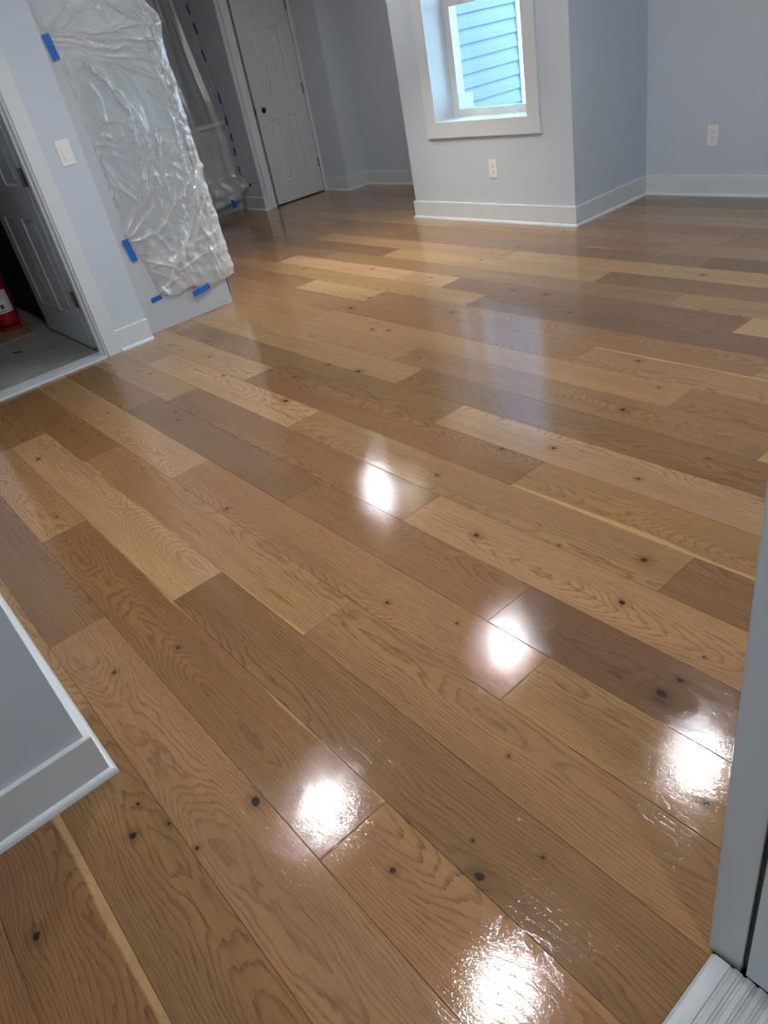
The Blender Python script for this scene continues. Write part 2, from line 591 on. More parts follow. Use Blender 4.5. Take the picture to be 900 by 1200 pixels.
names = list(TONES)
for row in range(-9, 29):
    yb = B0 + row * PW
    if row < -1:
        lo, hi = -1.62, -0.2535
    elif row < 8:
        lo, hi = -4.50, -0.2535
    else:
        lo, hi = -8.15, -0.2535
    if row == 8:
        lo = -4.62
    joints, tones = ROWS.get(row, (None, None))
    if joints is None:
        joints, tones = [], []
        xx = lo + random.uniform(0.5, 2.0)
        while xx < hi - 0.5:
            joints.append(xx)
            xx += random.uniform(1.1, 2.3)
        tones = [random.choice(['pale', 'tan', 'mid', 'mid', 'brown', 'tan', 'dark', 'yellow']) for _ in range(len(joints) + 1)]
    joints = list(joints)
    tones = list(tones)
    while joints and joints[0] - lo > 2.3:       # long far rows get further end joints
        joints.insert(0, joints[0] - random.uniform(1.4, 2.1))
        tones.insert(0, random.choice(['tan', 'mid', 'brown', 'pale', 'mid']))
    xs = [lo] + joints + [hi]
    off = len(joints) + 1 - len(ROWS[row][1]) if row in ROWS else 0
    for i in range(len(xs) - 1):
        t = TONES[tones[i]]
        j = random.uniform(0.95, 1.05)
        t = tuple(min(255, v * j * random.uniform(0.985, 1.015)) for v in t)
        ks = [(kx, ky, ks_) for r, kx, ky, ks_ in KNOTS if r == row and xs[i] < kx < xs[i + 1]]
        if not ks and random.random() < 0.6:
            ks = [(random.uniform(xs[i], xs[i + 1]), yb + random.uniform(0.02, 0.16), random.uniform(4, 9)) for _ in range(random.randint(1, 2))]
        plank(xs[i], xs[i + 1], row, t, SAP.get((row, i - off), 0.0), ks)

struct(box('floor_utility', (-6.85, -0.05, -0.06), (-4.5005, 1.32, -0.002), 'concrete'), 'bare grey concrete floor of the dark utility closet', 'floor')

# ---------------------------------------------------------------- ceiling
struct(boxes('ceiling', [((-8.25, -1.5, H), (1.7, 4.376, H + 0.12)), ((-8.25, 4.376, H), (-4.67, 5.4, H + 0.12)), ((-3.38, 4.376, H), (-0.05, 5.2, H + 0.12))], 'ceiling'), 'flat white painted ceiling', 'ceiling')

# ---------------------------------------------------------------- walls
XW = -4.47
struct(boxes('wall_left', [((-4.585, 0.0126, 0), (XW, 0.44, H)), ((-4.585, 1.262, 0), (XW, 1.55, H)), ((-4.585, 0.44, 2.06), (XW, 1.262, H))], 'wall'),
       'light grey wall with the light switch beside the utility closet doorway', 'wall')
struct(boxes('wall_front', [((XW - 0.1, -0.1, 0), (-1.4335, 0.0126, H)), ((-1.5335, -1.4, 0), (-1.4335, -0.1, H))], 'wall'),
       'light grey wall corner cutting in at the lower left', 'wall')
struct(box('wall_entry_back', (-1.5335, -1.5, 0), (-0.05, -1.4, H), 'wall'), 'grey wall of the entry nook beside the camera', 'wall')
struct(boxes('wall_entry', [((-0.25, -1.4, 0), (-0.05, -0.34, H)), ((-0.25, -0.34, 2.1), (-0.05, 0.665, H)), ((-0.25, 0.665, 0), (-0.05, 4.98, H))], 'wall'),
       'grey wall around the entry doorway', 'wall')
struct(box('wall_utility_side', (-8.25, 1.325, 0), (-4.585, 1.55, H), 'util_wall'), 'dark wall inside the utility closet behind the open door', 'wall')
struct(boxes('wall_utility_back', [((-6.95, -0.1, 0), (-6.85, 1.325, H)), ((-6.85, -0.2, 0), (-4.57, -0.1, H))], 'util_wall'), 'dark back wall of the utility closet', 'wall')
struct(box('wall_kitchen_back', (-8.25, 1.55, 0), (-8.15, 4.2, H), 'wall'), 'grey wall behind the covered kitchen counter', 'wall')
struct(boxes('wall_closet', [((-8.15, 4.10, 0), (-7.10, 4.2, H)), ((-7.2, 4.2, 0), (-7.10, 4.220, H)), ((-7.2, 4.220, 2.07), (-7.10, 4.905, H)),
                             ((-8.25, 4.2, 0), (-8.15, 4.905, H)), ], 'wall'), 'grey wall around the white closet door', 'wall')
struct(box('wall_alcove_side', (-8.25, 4.905, 0), (-6.69, 5.4, H), 'wall'), 'grey wall jog to the right of the closet door', 'wall')
struct(boxes('wall_alcove_back', [((-6.69, 5.17, 0), (-4.67, 5.4, H))], 'wall'), 'grey back wall of the alcove left of the window', 'wall')
WX0, WX1, WZ0, WZ1 = -4.462, -3.567, 0.677, 2.02
YC = 4.17
struct(boxes('wall_window', [((-4.82, YC, 0), (WX0, 4.376, H)), ((WX1, YC, 0), (-3.23, 4.376, H)), ((WX0, YC, 0), (WX1, 4.376, WZ0)), ((WX0, YC, WZ1), (WX1, 4.376, H)),
                             ((-4.82, 4.376, 0), (-4.67, 5.17, H)), ((-3.38, 4.376, 0), (-3.23, 5.2, H))], 'wall'),
       'light grey projecting wall that holds the window', 'wall')
W2, W2Y = 3.0, 0.81            # added unseen window past the right edge, lets in more daylight
struct(boxes('wall_back', [((-3.23, 4.98, 0), (WX0 + W2, 5.186, H)), ((WX1 + W2, 4.98, 0), (-0.05, 5.186, H)), ((WX0 + W2, 4.98, 0), (WX1 + W2, 5.186, WZ0)), ((WX0 + W2, 4.98, WZ1), (WX1 + W2, 5.186, H))], 'wall'), 'light grey back wall at the upper right', 'wall')


struct(boxes('wall_vestibule_added', [((1.6, -1.0, 0), (1.7, 1.2, H)), ((-0.0495, -1.1, 0), (1.7, -1.0, H)), ((-0.0495, 1.2, 0), (1.7, 1.3, H))], 'wall'), 'added unseen vestibule walls that keep sky light out of the entry doorway', 'wall')  # added enclosure, out of view, blocks sky light at the doorway
struct(box('floor_vestibule_added', (-0.0495, -1.1, -0.06), (1.7, 1.3, -0.0005), 'concrete'), 'added unseen vestibule floor behind the entry threshold', 'floor')
# ---------------------------------------------------------------- baseboards with shoe moulding
BH = 0.130


def base_run(name, label, pts, closed_ends=True):
    """pts: plan polyline along the wall face, room on the left-hand side of travel."""
    def offset(d):
        P = [Vector((a, b)) for a, b in pts]
        out = []
        for i, p in enumerate(P):
            ns = []
            if i > 0:
                t = (P[i] - P[i - 1]).normalized()
                ns.append(Vector((-t.y, t.x)))
            if i < len(P) - 1:
                t = (P[i + 1] - P[i]).normalized()
                ns.append(Vector((-t.y, t.x)))
            if len(ns) == 1:
                out.append(p + ns[0] * d)
            else:
                b = (ns[0] + ns[1]).normalized()
                out.append(p + b * (d / max(0.2, b.dot(ns[0]))))
        return out

    def sweep(prof):
        bm = bmesh.new()
        rows = []
        for d, z in prof:
            rows.append([bm.verts.new((p.x, p.y, z)) for p in offset(d)])
        n = len(prof)
        for k in range(n):
            a, b = rows[k], rows[(k + 1) % n]
            for i in range(len(pts) - 1):
                bm.faces.new((a[i], a[i + 1], b[i + 1], b[i]))
        bm.faces.new([r[0] for r in rows])
        bm.faces.new([r[-1] for r in rows][::-1])
        return bm
    o = finish(name, sweep([(0.0005, 0.0005), (0.014, 0.0005), (0.014, BH - 0.003), (0.012, BH), (0.0005, BH)]), 'trim')
    struct(o, label, 'baseboard')
    prof = [(0.0142, 0.0005), (0.0275, 0.0005)] + [(0.0142 + 0.0133 * math.cos(a), 0.0005 + 0.018 * math.sin(a)) for a in (0.35, 0.7, 1.05, 1.35)] + [(0.0142, 0.0185)]
    finish('shoe_moulding', sweep(prof), 'trim', o, smooth=True)
    return o


base_run('baseboard_left', 'short white baseboard under the light switch', [(XW, 1.552), (XW, 1.337)])
base_run('baseboard_front', 'white baseboard wrapping the wall corner at the lower left', [(-4.44, 0.0126), (-1.4335, 0.0126), (-1.4335, -1.39)])
base_run('baseboard_window', 'white baseboard below the window wrapping around the projecting wall', [(-1.0, 4.98), (-3.23, 4.98), (-3.23, YC), (-4.82, YC), (-4.82, 4.9)])
base_run('baseboard_alcove', 'white baseboard around the alcove beyond the closet door', [(-4.83, 5.17), (-6.69, 5.17), (-6.69, 4.905), (-7.085, 4.905)])
base_run('baseboard_closet', 'short white baseboard between the kitchen and the closet door casing', [(-7.10, 4.142), (-7.10, 4.10), (-7.45, 4.10)])


# ---------------------------------------------------------------- doors
def panel_door(name, label, W, loc, rotz, cols, rows, T=0.035, Ht=2.03, zgap=0.012):
    d = thing(name, label, 'door', loc, rotz, kind='structure')
    xs = [0] + [v for c in cols for v in c] + [W]
    zs = [zgap] + [v for r in rows for v in r] + [Ht]
    bm = bmesh.new()
    # rails and stiles as one slab with recessed fields
    for i in range(len(xs) - 1):
        for j in range(len(zs) - 1):
            hole = i % 2 == 1 and j % 2 == 1
            if hole:
                add_box(bm, (xs[i], 0.012, zs[j]), (xs[i + 1], T - 0.012, zs[j + 1]))
            else:
                add_box(bm, (xs[i], 0, zs[j]), (xs[i + 1], T, zs[j + 1]))
    bmesh.ops.remove_doubles(bm, verts=bm.verts[:], dist=1e-5)
    # drop coincident inner faces
    seen = {}
    for f in bm.faces[:]:
        k = tuple(sorted(v.index for v in f.verts))
        seen.setdefault(k, []).append(f)
    bmesh.ops.delete(bm, geom=[f for v in seen.values() if len(v) > 1 for f in v], context='FACES')
    finish('slab', bm, 'doorwhite', d)
    for c in cols:
        for r in rows:
            bm = bmesh.new()
            for side in (0, 1):
                f = (lambda yy: yy) if side == 0 else (lambda yy: T - yy)
                def ring(i, yy):
                    return [bm.verts.new((x, f(yy), z)) for x, z in ((c[0] + i, r[0] + i), (c[1] - i, r[0] + i), (c[1] - i, r[1] - i), (c[0] + i, r[1] - i))]
                R = [ring(0.0, 0.0), ring(0.010, 0.0085), ring(0.016, 0.0085), ring(0.036, 0.002)]
                for a, b in zip(R, R[1:]):
                    for k in range(4):
                        q = (a[k], a[(k + 1) % 4], b[(k + 1) % 4], b[k])
                        bm.faces.new(q)
                bm.faces.new(R[-1])
            finish('panel', bm, 'doorwhite', d)
    return d


d1 = panel_door('door_1', 'white six panel closet door with an empty knob hole', 0.600, (-7.100, 4.264, 0), math.pi / 2,
                [(0.140, 0.262), (0.352, 0.474)], [(0.215, 0.787), (0.972, 1.550), (1.652, 1.905)])
bm = bmesh.new()
lathe(bm, [(0.0275, 0.0), (0.0275, 0.0012), (0.0260, 0.0014), (0.0250, 0.0007), (0, 0.0007)], seg=24)  # flat black disc stands in for the shade inside the open bore
o = finish('knob_hole_shade', bm, 'black', d1)
o.rotation_euler = (math.pi / 2, 0, 0)
o.location = (0.088, -0.0003, 0.884)
box('latch_plate', (-0.0015, 0.004, 0.855), (0.0, 0.031, 0.912), 'steel', d1)
for z in (0.29, 0.99, 1.70):
    bm = bmesh.new()
    tube(bm, [(0.606, -0.006, z - 0.045), (0.606, -0.006, z + 0.045)], 0.006, 10)
    add_box(bm, (0.592, -0.0015, z - 0.044), (0.6055, 0.0, z + 0.044))
    finish('hinge', bm, 'steel', d1)
struct(boxes('trim_1', [((-7.0995, 4.143, 0), (-7.085, 4.228, 2.15)), ((-7.0995, 4.228, 2.065), (-7.080, 4.90, 2.15)),
                        ((-7.2, 4.2205, 0), (-7.0995, 4.2325, 2.06))], 'trim', bev=0.002), 'white casing at the left of the closet door', 'trim')
struct(boxes('trim_2', [((-7.2, 4.870, 0), (-7.085, 4.9045, 2.06))], 'trim'), 'white jamb at the hinge side of the closet door', 'trim')

d2 = panel_door('door_2', 'white six panel door standing open into the dark utility closet', 0.895, (-5.590, 1.246, 0.0), 0.0,
                [(0.12, 0.395), (0.50, 0.775)], [(0.215, 0.787), (0.972, 1.550), (1.652, 1.905)])
for z in (0.332, 1.02, 1.75):
    bm = bmesh.new()
    add_box(bm, (0.875, -0.0035, z - 0.048), (0.968, -0.0008, z + 0.048), 0.0008)
    tube(bm, [(0.923, -0.006, z - 0.048), (0.923, -0.006, z + 0.048)], 0.0065, 10)
    finish('hinge', bm, 'nickel', d2)
struct(boxes('trim_3', [((XW + 0.0005, 1.250, 0), (XW + 0.018, 1.336, 2.14)), ((XW + 0.0005, 0.366, 0), (XW + 0.018, 0.452, 2.14)), ((XW + 0.0005, 0.452, 2.054), (XW + 0.018, 1.250, 2.14)),
                        ((-4.60, 1.238, 0), (XW + 0.0005, 1.2615, 2.05)), ((-4.60, 0.4405, 0), (XW + 0.0005, 0.464, 2.05)), ((-4.60, 0.464, 2.03), (XW + 0.0005, 1.238, 2.0595)),
                        ((-4.545, 1.226, 0), (-4.51, 1.238, 2.03)), ((-4.545, 0.464, 0), (-4.51, 0.476, 2.03))], 'trim', bev=0.0015),
       'white casing and jamb of the utility closet doorway', 'trim')
bm = bmesh.new()
add_box(bm, (-4.60, 0.4645, 0.0002), (-4.448, 1.2375, 0.011), 0.003)
struct(finish('trim_4', bm, 'trim'), 'white threshold strip across the utility closet doorway', 'trim')

# entry door frame at the right edge
struct(boxes('trim_5', [((-0.262, 0.613, 0.0005), (-0.2085, 0.6645, 2.099)), ((-0.262, 0.6645, 0.0005), (-0.2505, 0.70, 2.17))], 'trim', bev=0.002),
       'white entry door jamb rising along the right edge', 'trim')
bm = bmesh.new()
tube(bm, [(-0.2035, 0.621, 0.019), (-0.2035, 0.621, 2.09)], 0.0055, 10)
struct(finish('trim_6', bm, 'rubber', smooth=True), 'dark rubber weatherstrip along the entry door jamb', 'trim')
struct(boxes('trim_7', [((-0.1985, 0.606, 0.0185), (0.06, 0.6645, 2.099)), ((-0.2, -0.339, 0.0185), (0.06, -0.325, 2.099)), ((-0.2, -0.325, 2.07), (0.06, 0.606, 2.099))], 'trim', bev=0.002),
       'white outer frame of the entry doorway', 'trim')
bm = bmesh.new()
prof = [(-0.2525, 0.0), (-0.2525, 0.006), (-0.246, 0.013), (-0.225, 0.0145)]
x = -0.225
while x < -0.075:
    prof += [(x + 0.003, 0.0145), (x + 0.0045, 0.0115), (x + 0.0085, 0.0115), (x + 0.010, 0.0165), (x + 0.018, 0.0165), (x + 0.0195, 0.0145)]
    x += 0.0195
prof += [(0.05, 0.0145), (0.05, 0.0)]
A = [bm.verts.new((px, -0.3245, pz + 0.0003)) for px, pz in prof]
Bv = [bm.verts.new((px, 0.6055, pz + 0.0003)) for px, pz in prof]
for i in range(len(prof)):
    j = (i + 1) % len(prof)
    bm.faces.new((A[i], A[j], Bv[j], Bv[i]))
bm.faces.new(A[::-1])
bm.faces.new(Bv)
struct(finish('trim_8', bm, 'threshold'), 'white ribbed entry threshold at the lower right', 'trim')

# ---------------------------------------------------------------- window
win = thing('window_1', 'white framed window with pale blue siding seen outside', 'window', (0, 0, 0), kind='structure')
cw = 0.091
boxes('casing', [((WX0 - cw, YC - 0.019, WZ0 - cw), (WX1 + cw + 0.004, YC - 0.0005, WZ0)), ((WX0 - cw, YC - 0.019, WZ1), (WX1 + cw, YC - 0.0005, WZ1 + cw)),
                 ((WX0 - cw, YC - 0.019, WZ0), (WX0, YC - 0.0005, WZ1)), ((WX1, YC - 0.019, WZ0), (WX1 + cw, YC - 0.0005, WZ1))], 'trim', win, bev=0.002)
YS = 4.352
boxes('jamb_liner', [((WX0 + 0.0005, YC - 0.018, WZ0), (WX0 + 0.012, YS, WZ1)), ((WX1 - 0.012, YC - 0.018, WZ0), (WX1 - 0.0005, YS, WZ1)),
                     ((WX0 + 0.012, YC - 0.018, WZ0 + 0.0005), (WX1 - 0.012, YS, WZ0 + 0.014)), ((WX0 + 0.012, YC - 0.018, WZ1 - 0.012), (WX1 - 0.012, YS, WZ1 - 0.0005))], 'trim', win, bev=0.001)
boxes('frame', [((WX0 + 0.0005, YS, WZ0 + 0.0005), (WX0 + 0.03, YS + 0.05, WZ1)), ((WX1 - 0.03, YS, WZ0 + 0.0005), (WX1 - 0.0005, YS + 0.05, WZ1)),
                ((WX0 + 0.03, YS, WZ0 + 0.0005), (WX1 - 0.03, YS + 0.05, WZ0 + 0.022)), ((WX0 + 0.03, YS, WZ1 - 0.03), (WX1 - 0.03, YS + 0.05, WZ1))], 'vinyl', win, bev=0.002)
ZM = 1.375
ls = boxes('lower_sash', [((WX0 + 0.03, YS + 0.004, WZ0 + 0.022), (WX0 + 0.068, YS + 0.026, ZM + 0.045)), ((WX1 - 0.068, YS + 0.004, WZ0 + 0.022), (WX1 - 0.03, YS + 0.026, ZM + 0.045)),
                          ((WX0 + 0.068, YS + 0.004, WZ0 + 0.022), (WX1 - 0.068, YS + 0.026, WZ0 + 0.062)), ((WX0 + 0.068, YS + 0.004, ZM), (WX1 - 0.068, YS + 0.026, ZM + 0.045))], 'vinyl', win, bev=0.002)
box('pane', (WX0 + 0.062, YS + 0.0135, WZ0 + 0.055), (WX1 - 0.062, YS + 0.0165, ZM + 0.006), 'glass', ls)
us = boxes('upper_sash', [((WX0 + 0.03, YS + 0.0275, ZM), (WX0 + 0.068, YS + 0.0495, WZ1 - 0.03)), ((WX1 - 0.068, YS + 0.0275, ZM), (WX1 - 0.03, YS + 0.0495, WZ1 - 0.03)),
                          ((WX0 + 0.068, YS + 0.0275, ZM + 0.005), (WX1 - 0.068, YS + 0.0495, ZM + 0.042)), ((WX0 + 0.068, YS + 0.0275, WZ1 - 0.07), (WX1 - 0.068, YS + 0.0495, WZ1 - 0.03))], 'vinyl', win, bev=0.002)
box('pane', (WX0 + 0.062, YS + 0.037, ZM + 0.036), (WX1 - 0.062, YS + 0.040, WZ1 - 0.064), 'glass', us)
boxes('sash_lock', [((-4.04, YS + 0.006, ZM + 0.045), (-3.99, YS + 0.025, ZM + 0.056)), ((-4.02, YS + 0.0, ZM + 0.056), (-4.008, YS + 0.03, ZM + 0.064))], 'vinyl', ls, bev=0.002)
boxes('lift_handle', [((-4.06, YS - 0.006, WZ0 + 0.052), (-3.95, YS + 0.004, WZ0 + 0.058))], 'vinyl', ls, bev=0.001)
def copy_tree(src, parent=None):
    c = src.copy()
    C.objects.link(c)
    c.parent = parent
    for ch in src.children:
        copy_tree(ch, c)
    return c


w2 = copy_tree(win)
w2.name = 'added_window'
w2.location = (W2, W2Y, 0)
w2['label'] = 'added unseen window in the back wall that lets in more daylight'
o = box('paper_notice', (-0.074, -0.0004, -0.058), (0.074, 0.0004, 0.058), 'paper')
o.location = (-4.325, YS + 0.0130, 0.785)
tag(o, 'white printed notice stuck to the lower left of the window glass', 'notice')
bm = bmesh.new()
tube(bm, [(-4.07, YS - 0.02, 0.6955), (-4.03, YS - 0.028, 0.697), (-3.98, YS - 0.02, 0.6955), (-3.95, YS - 0.026, 0.6955)], 0.004, 6)
tag(finish('plastic_scrap', bm, 'vinyl', smooth=True), 'thin curl of white plastic scrap lying on the window sill', 'scrap')
bm = bmesh.new()
lathe(bm, [(0, 0), (0.013, 0), (0.014, 0.004), (0.009, 0.009), (0.004, 0.012), (0, 0.012)], (-3.82, YS - 0.028, 0.6915), 16)
tag(finish('sill_cap', bm, 'vinyl', smooth=True), 'small round white cap lying at the right of the window sill', 'cap')

# siding on the exterior wall of the alcove, seen through the window
ext = struct(boxes('wall_exterior', [((-4.669, 4.3765, -0.2), (-4.66, 5.40, 3.0)), ((-3.395, 4.3765, -0.2), (-3.381, 5.2, 3.0))], 'siding'), 'pale blue clapboard exterior wall seen through the window', 'wall')
EXPO = 0.0985
z0 = 1.318 - 12 * EXPO
me_s = None
for i in range(30):
    zb = z0 + i * EXPO
    if me_s is None:
        y0, y1 = 4.673, 5.335
        V = []
        for yy in (y0, y1):
            V += [(-4.6595, yy, 0.0), (-4.6440, yy, 0.0), (-4.6425, yy, 0.003), (-4.6430, yy, 0.010), (-4.6460, yy, 0.045), (-4.6550, yy, EXPO + 0.004), (-4.6595, yy, EXPO + 0.004)]
        n = 7
        F = [tuple(range(n))[::-1], tuple(range(n, 2 * n))] + [(k, (k + 1) % n, n + (k + 1) % n, n + k) for k in range(n)]
        V = [(a, b, c) for a, b, c in V]
        me_s = bpy.data.meshes.new('clapboard')
        me_s.from_pydata(V, [], F)
        me_s.materials.append(M['siding'])
    o = bpy.data.objects.new('clapboard', me_s)
    C.objects.link(o)
    o.parent = ext
    o.location = (0, 0, zb)
box('corner_board', (-4.6595, 5.336, -0.2), (-4.636, 5.42, 3.0), 'cornerboard', ext, 0.002)
box('corner_board', (-4.6595, 4.3785, -0.2), (-4.636, 4.672, 3.0), 'cornerboard', ext, 0.002)
struct(box('ground', (-14, -8, -0.3), (10, 16, -0.2), 'exterior'), 'bare grey ground outside the house', 'ground')

# ---------------------------------------------------------------- outlets and switch
def outlet(label, loc):
    t = thing('wall_outlet', label, 'outlet', loc, 0, 'wall outlets')
    bm = bmesh.new()
    add_box(bm, (-0.037, -0.0055, -0.061), (0.037, -0.0005, 0.061), 0.002)
    finish('cover_plate', bm, 'plate', t)
    for s in (-1, 1):
        bm = bmesh.new()
        add_box(bm, (-0.017, -0.0085, s * 0.0215 - 0.0145), (0.017, -0.0055, s * 0.0215 + 0.0145), 0.0014)
        r = finish('receptacle', bm, 'plate', t)
        boxes('slots', [((-0.0085, -0.0089, s * 0.0215 - 0.001), (-0.0062, -0.0085, s * 0.0215 + 0.008)), ((0.0062, -0.0089, s * 0.0215 - 0.001), (0.0085, -0.0085, s * 0.0215 + 0.007)),
                        ((-0.0025, -0.0089, s * 0.0215 - 0.0105), (0.0025, -0.0085, s * 0.0215 - 0.006))], 'slot', r)
    bm = bmesh.new()
    lathe(bm, [(0, 0), (0.003, 0), (0.003, 0.0012), (0, 0.0015)], seg=10)
    o = finish('screw', bm, 'plate', t)
    o.rotation_euler = (math.pi / 2, 0, 0)
    o.location = (0, -0.0055, 0)


outlet('white duplex outlet below the window', (-3.933, YC, 0.371))
outlet('white duplex outlet on the back wall near the top right', (-2.742, 4.98, 0.374))
t = thing('light_switch', 'white rocker light switch on the wall beside the utility doorway', 'switch', (XW, 1.453, 1.095), math.pi / 2)
bm = bmesh.new()
add_box(bm, (-0.0395, -0.0065, -0.0625), (0.0395, -0.0005, 0.0625), 0.0025)
finish('cover_plate', bm, 'plate', t)
bm = bmesh.new()
vv = [(-0.0165, -0.0065, -0.033), (0.0165, -0.0065, -0.033), (0.0165, -0.0065, 0.033), (-0.0165, -0.0065, 0.033), (-0.0165, -0.0125, -0.033), (0.0165, -0.0125, -0.033), (0.0165, -0.0072, 0.033), (-0.0165, -0.0072, 0.033)]
vb = [bm.verts.new(v) for v in vv]
for f in ((0, 1, 2, 3), (4, 5, 6, 7), (0, 1, 5, 4), (1, 2, 6, 5), (2, 3, 7, 6), (3, 0, 4, 7)):
    bm.faces.new([vb[i] for i in f])
finish('rocker', bm, 'plate', t)

# ---------------------------------------------------------------- tall cabinet and its plastic
tc = thing('tall_cabinet', 'tall grey kitchen cabinet wrapped in clear plastic sheeting', 'cabinet', (0, 0, 0))
XP = -4.55
box('end_panel', (XP - 0.019, 1.5505, 0.001), (XP, 2.192, 2.30), 'cab', tc, 0.001)
box('body', (-5.40, 1.5525, 0.10), (XP - 0.0192, 2.190, 2.30), 'cab', tc)
box('toe_kick', (-5.40, 1.5525, 0.001), (XP - 0.0192, 2.12, 0.0995), 'cab', tc)
for x0, x1 in ((-4.985, XP - 0.003), (-5.40, -4.988)):
    dr = box('cabinet_door', (x0, 2.2005, 0.055), (x1, 2.222, 2.28), 'cabedge', tc, 0.0015)

RIDGES = [
    ([(1.609, 1.623), (1.86, 1.603), (2.166, 1.596)], .016, .012), ([(1.612, 1.63), (1.697, 1.686), (1.793, 1.747)], .012, .012), ([(1.655, 1.624), (1.797, 1.68), (1.938, 1.73)], .012, .011),
    ([(1.627, 1.613), (1.895, 1.57), (2.184, 1.521)], .014, .010), ([(1.641, 1.592), (1.786, 1.544), (1.919, 1.508), (2.092, 1.489)], .014, .010), ([(1.625, 1.576), (1.796, 1.511)], .012, .008),
    ([(1.738, 1.488), (1.938, 1.432), (2.109, 1.333)], .012, .010), ([(1.859, 1.485), (2.145, 1.423)], .010, .010),
    ([(1.638, 1.50), (1.645, 1.286), (1.642, 0.966), (1.64, 0.573)], .020, .011), ([(1.743, 1.388), (1.767, 1.301), (1.736, 1.107)], .016, .009),
    ([(1.738, 1.488), (1.884, 1.301), (1.958, 1.157), (1.943, 0.981), (1.892, 0.781)], .022, .013), ([(1.958, 1.157), (1.9, 0.945), (1.833, 0.748)], .022, .011), ([(2.033, 1.098), (1.987, 0.877), (1.988, 0.732)], .018, .011),
    ([(1.90, 1.25), (1.92, 1.05), (1.87, 0.85)], .014, .008), ([(1.642, 0.581), (1.764, 0.742), (1.837, 0.843)], .018, .010), ([(1.638, 0.572), (1.871, 0.699)], .018, .009),
    ([(1.633, 0.558), (1.83, 0.551), (2.202, 0.826)], .018, .012), ([(2.22, 0.835), (2.072, 0.559), (1.919, 0.395), (1.773, 0.254)], .040, .026), ([(2.19, 0.661), (2.002, 0.37)], .026, .014),
    ([(1.955, 0.41), (2.19, 0.464)], .016, .009), ([(1.855, 0.308), (2.19, 0.378)], .018, .010), ([(1.646, 0.479), (1.846, 0.364)], .016, .010), ([(1.66, 0.43), (1.80, 0.30)], .014, .009),
    ([(2.137, 1.667), (2.166, 1.584)], .025, .012), ([(2.008, 1.721), (2.081, 1.654), (2.169, 1.591)], .018, .012), ([(2.05, 1.30), (2.19, 1.15)], .012, .009), ([(2.02, 0.95), (2.19, 1.05)], .012, .009), ([(1.74, .24), (1.76, .20)], .05, .03)]


def vnoise(x, y, seed):
    x, y = np.asarray(x, float), np.asarray(y, float)
    tab = np.random.default_rng(seed).random((64, 64))
    xi, yi = np.floor(x).astype(int), np.floor(y).astype(int)
    fx, fy = x - xi, y - yi
    fx, fy = fx * fx * (3 - 2 * fx), fy * fy * (3 - 2 * fy)
    g = lambda a, b: tab[a % 64, b % 64]
    return (g(xi, yi) * (1 - fx) + g(xi + 1, yi) * fx) * (1 - fy) + (g(xi, yi + 1) * (1 - fx) + g(xi + 1, yi + 1) * fx) * fy


def ridge_field(Y, Z):
    out = np.zeros_like(Y)
    wy = (vnoise(Y * 14, Z * 14, 5) - 0.5) * 0.03
    wz = (vnoise(Y * 14 + 9, Z * 14, 6) - 0.5) * 0.03
    Yw, Zw = Y + wy, Z + wz
    for pts, amp, wid in RIDGES:
        best = np.full_like(Y, 9.0)
        for (a0, b0), (a1, b1) in zip(pts, pts[1:]):
            dy, dz = a1 - a0, b1 - b0
            tt = np.clip(((Yw - a0) * dy + (Zw - b0) * dz) / (dy * dy + dz * dz), 0, 1)
            best = np.minimum(best, np.hypot(Yw - a0 - tt * dy, Zw - b0 - tt * dz))
        out = np.maximum(out, 0.5 * amp * np.exp(-(best / (0.70 * wid)) ** 1.25))
    return out


def smoothstep(a, b, x):
    t_ = np.clip((x - a) / (b - a), 0, 1)
    return t_ * t_ * (3 - 2 * t_)


def grid_mesh(name, P, mat, label=None, cat=None, layers_glint=None):
    nv, nu = P.shape[:2]
    V = P.reshape(-1, 3)
    idx = np.arange(nv * nu).reshape(nv, nu)
    F = np.stack([idx[:-1, :-1], idx[:-1, 1:], idx[1:, 1:], idx[1:, :-1]], -1).reshape(-1, 4)
    me = bpy.data.meshes.new(name)
    me.from_pydata(V.tolist(), [], F.tolist())
    for f in me.polygons:
        f.use_smooth = True
    if layers_glint is not None:
        at = me.attributes.new('layers_glint', 'FLOAT', 'POINT')
        at.data.foreach_set('value', layers_glint.reshape(-1).astype(np.float32))
    o = link(name, me, mat)
    if label:
        tag(o, label, cat)
    return o


nu, nv = 230, 420
u = np.linspace(0, 1, nu)[None, :].repeat(nv, 0)
v = np.linspace(0, 1, nv)[:, None].repeat(nu, 1)
ztop = 2.31
zguess = 0.19 + v * (ztop - 0.19)
# left edge: on the wall corner high up, pinched at the two tapes, sagging in towards the bottom gather
zl = np.array([0.0, 0.19, 0.24, 0.33, 0.46, 0.54, 0.62, 0.9, 1.2, 1.5, 1.58, 1.64, 1.75, 2.4])
yl = np.array([1.715, 1.715, 1.705, 1.690, 1.655, 1.632, 1.640, 1.642, 1.640, 1.634, 1.612, 1.588, 1.566, 1.560])
yleft = np.interp(zguess, zl, yl)
send = 2.232 + 0.42                     # perimeter length coordinate: corner at 2.232, then along the front
s = yleft + u * (send - yleft)
zbot = np.interp(s, [1.70, 1.76, 1.83, 1.95, 2.0, 2.1, 2.232, 2.4, 2.7], [0.262, 0.195, 0.185, 0.205, 0.165, 0.170, 0.182, 0.19, 0.2]) + 0.010 * (vnoise(s * 18, s * 0, 3) - 0.5)
Z = zbot + (v ** 1.0) * (ztop - zbot)
rc = 0.014
ycor = 2.232
Yp = np.minimum(s, ycor)
disp = 0.004 + ridge_field(Yp, Z)
disp += 0.010 * (vnoise(s * 9, Z * 5, 21) - 0.3).clip(0) * 1.2
an = vnoise(s * 34 + Z * 10, Z * 9 - s * 6, 22)
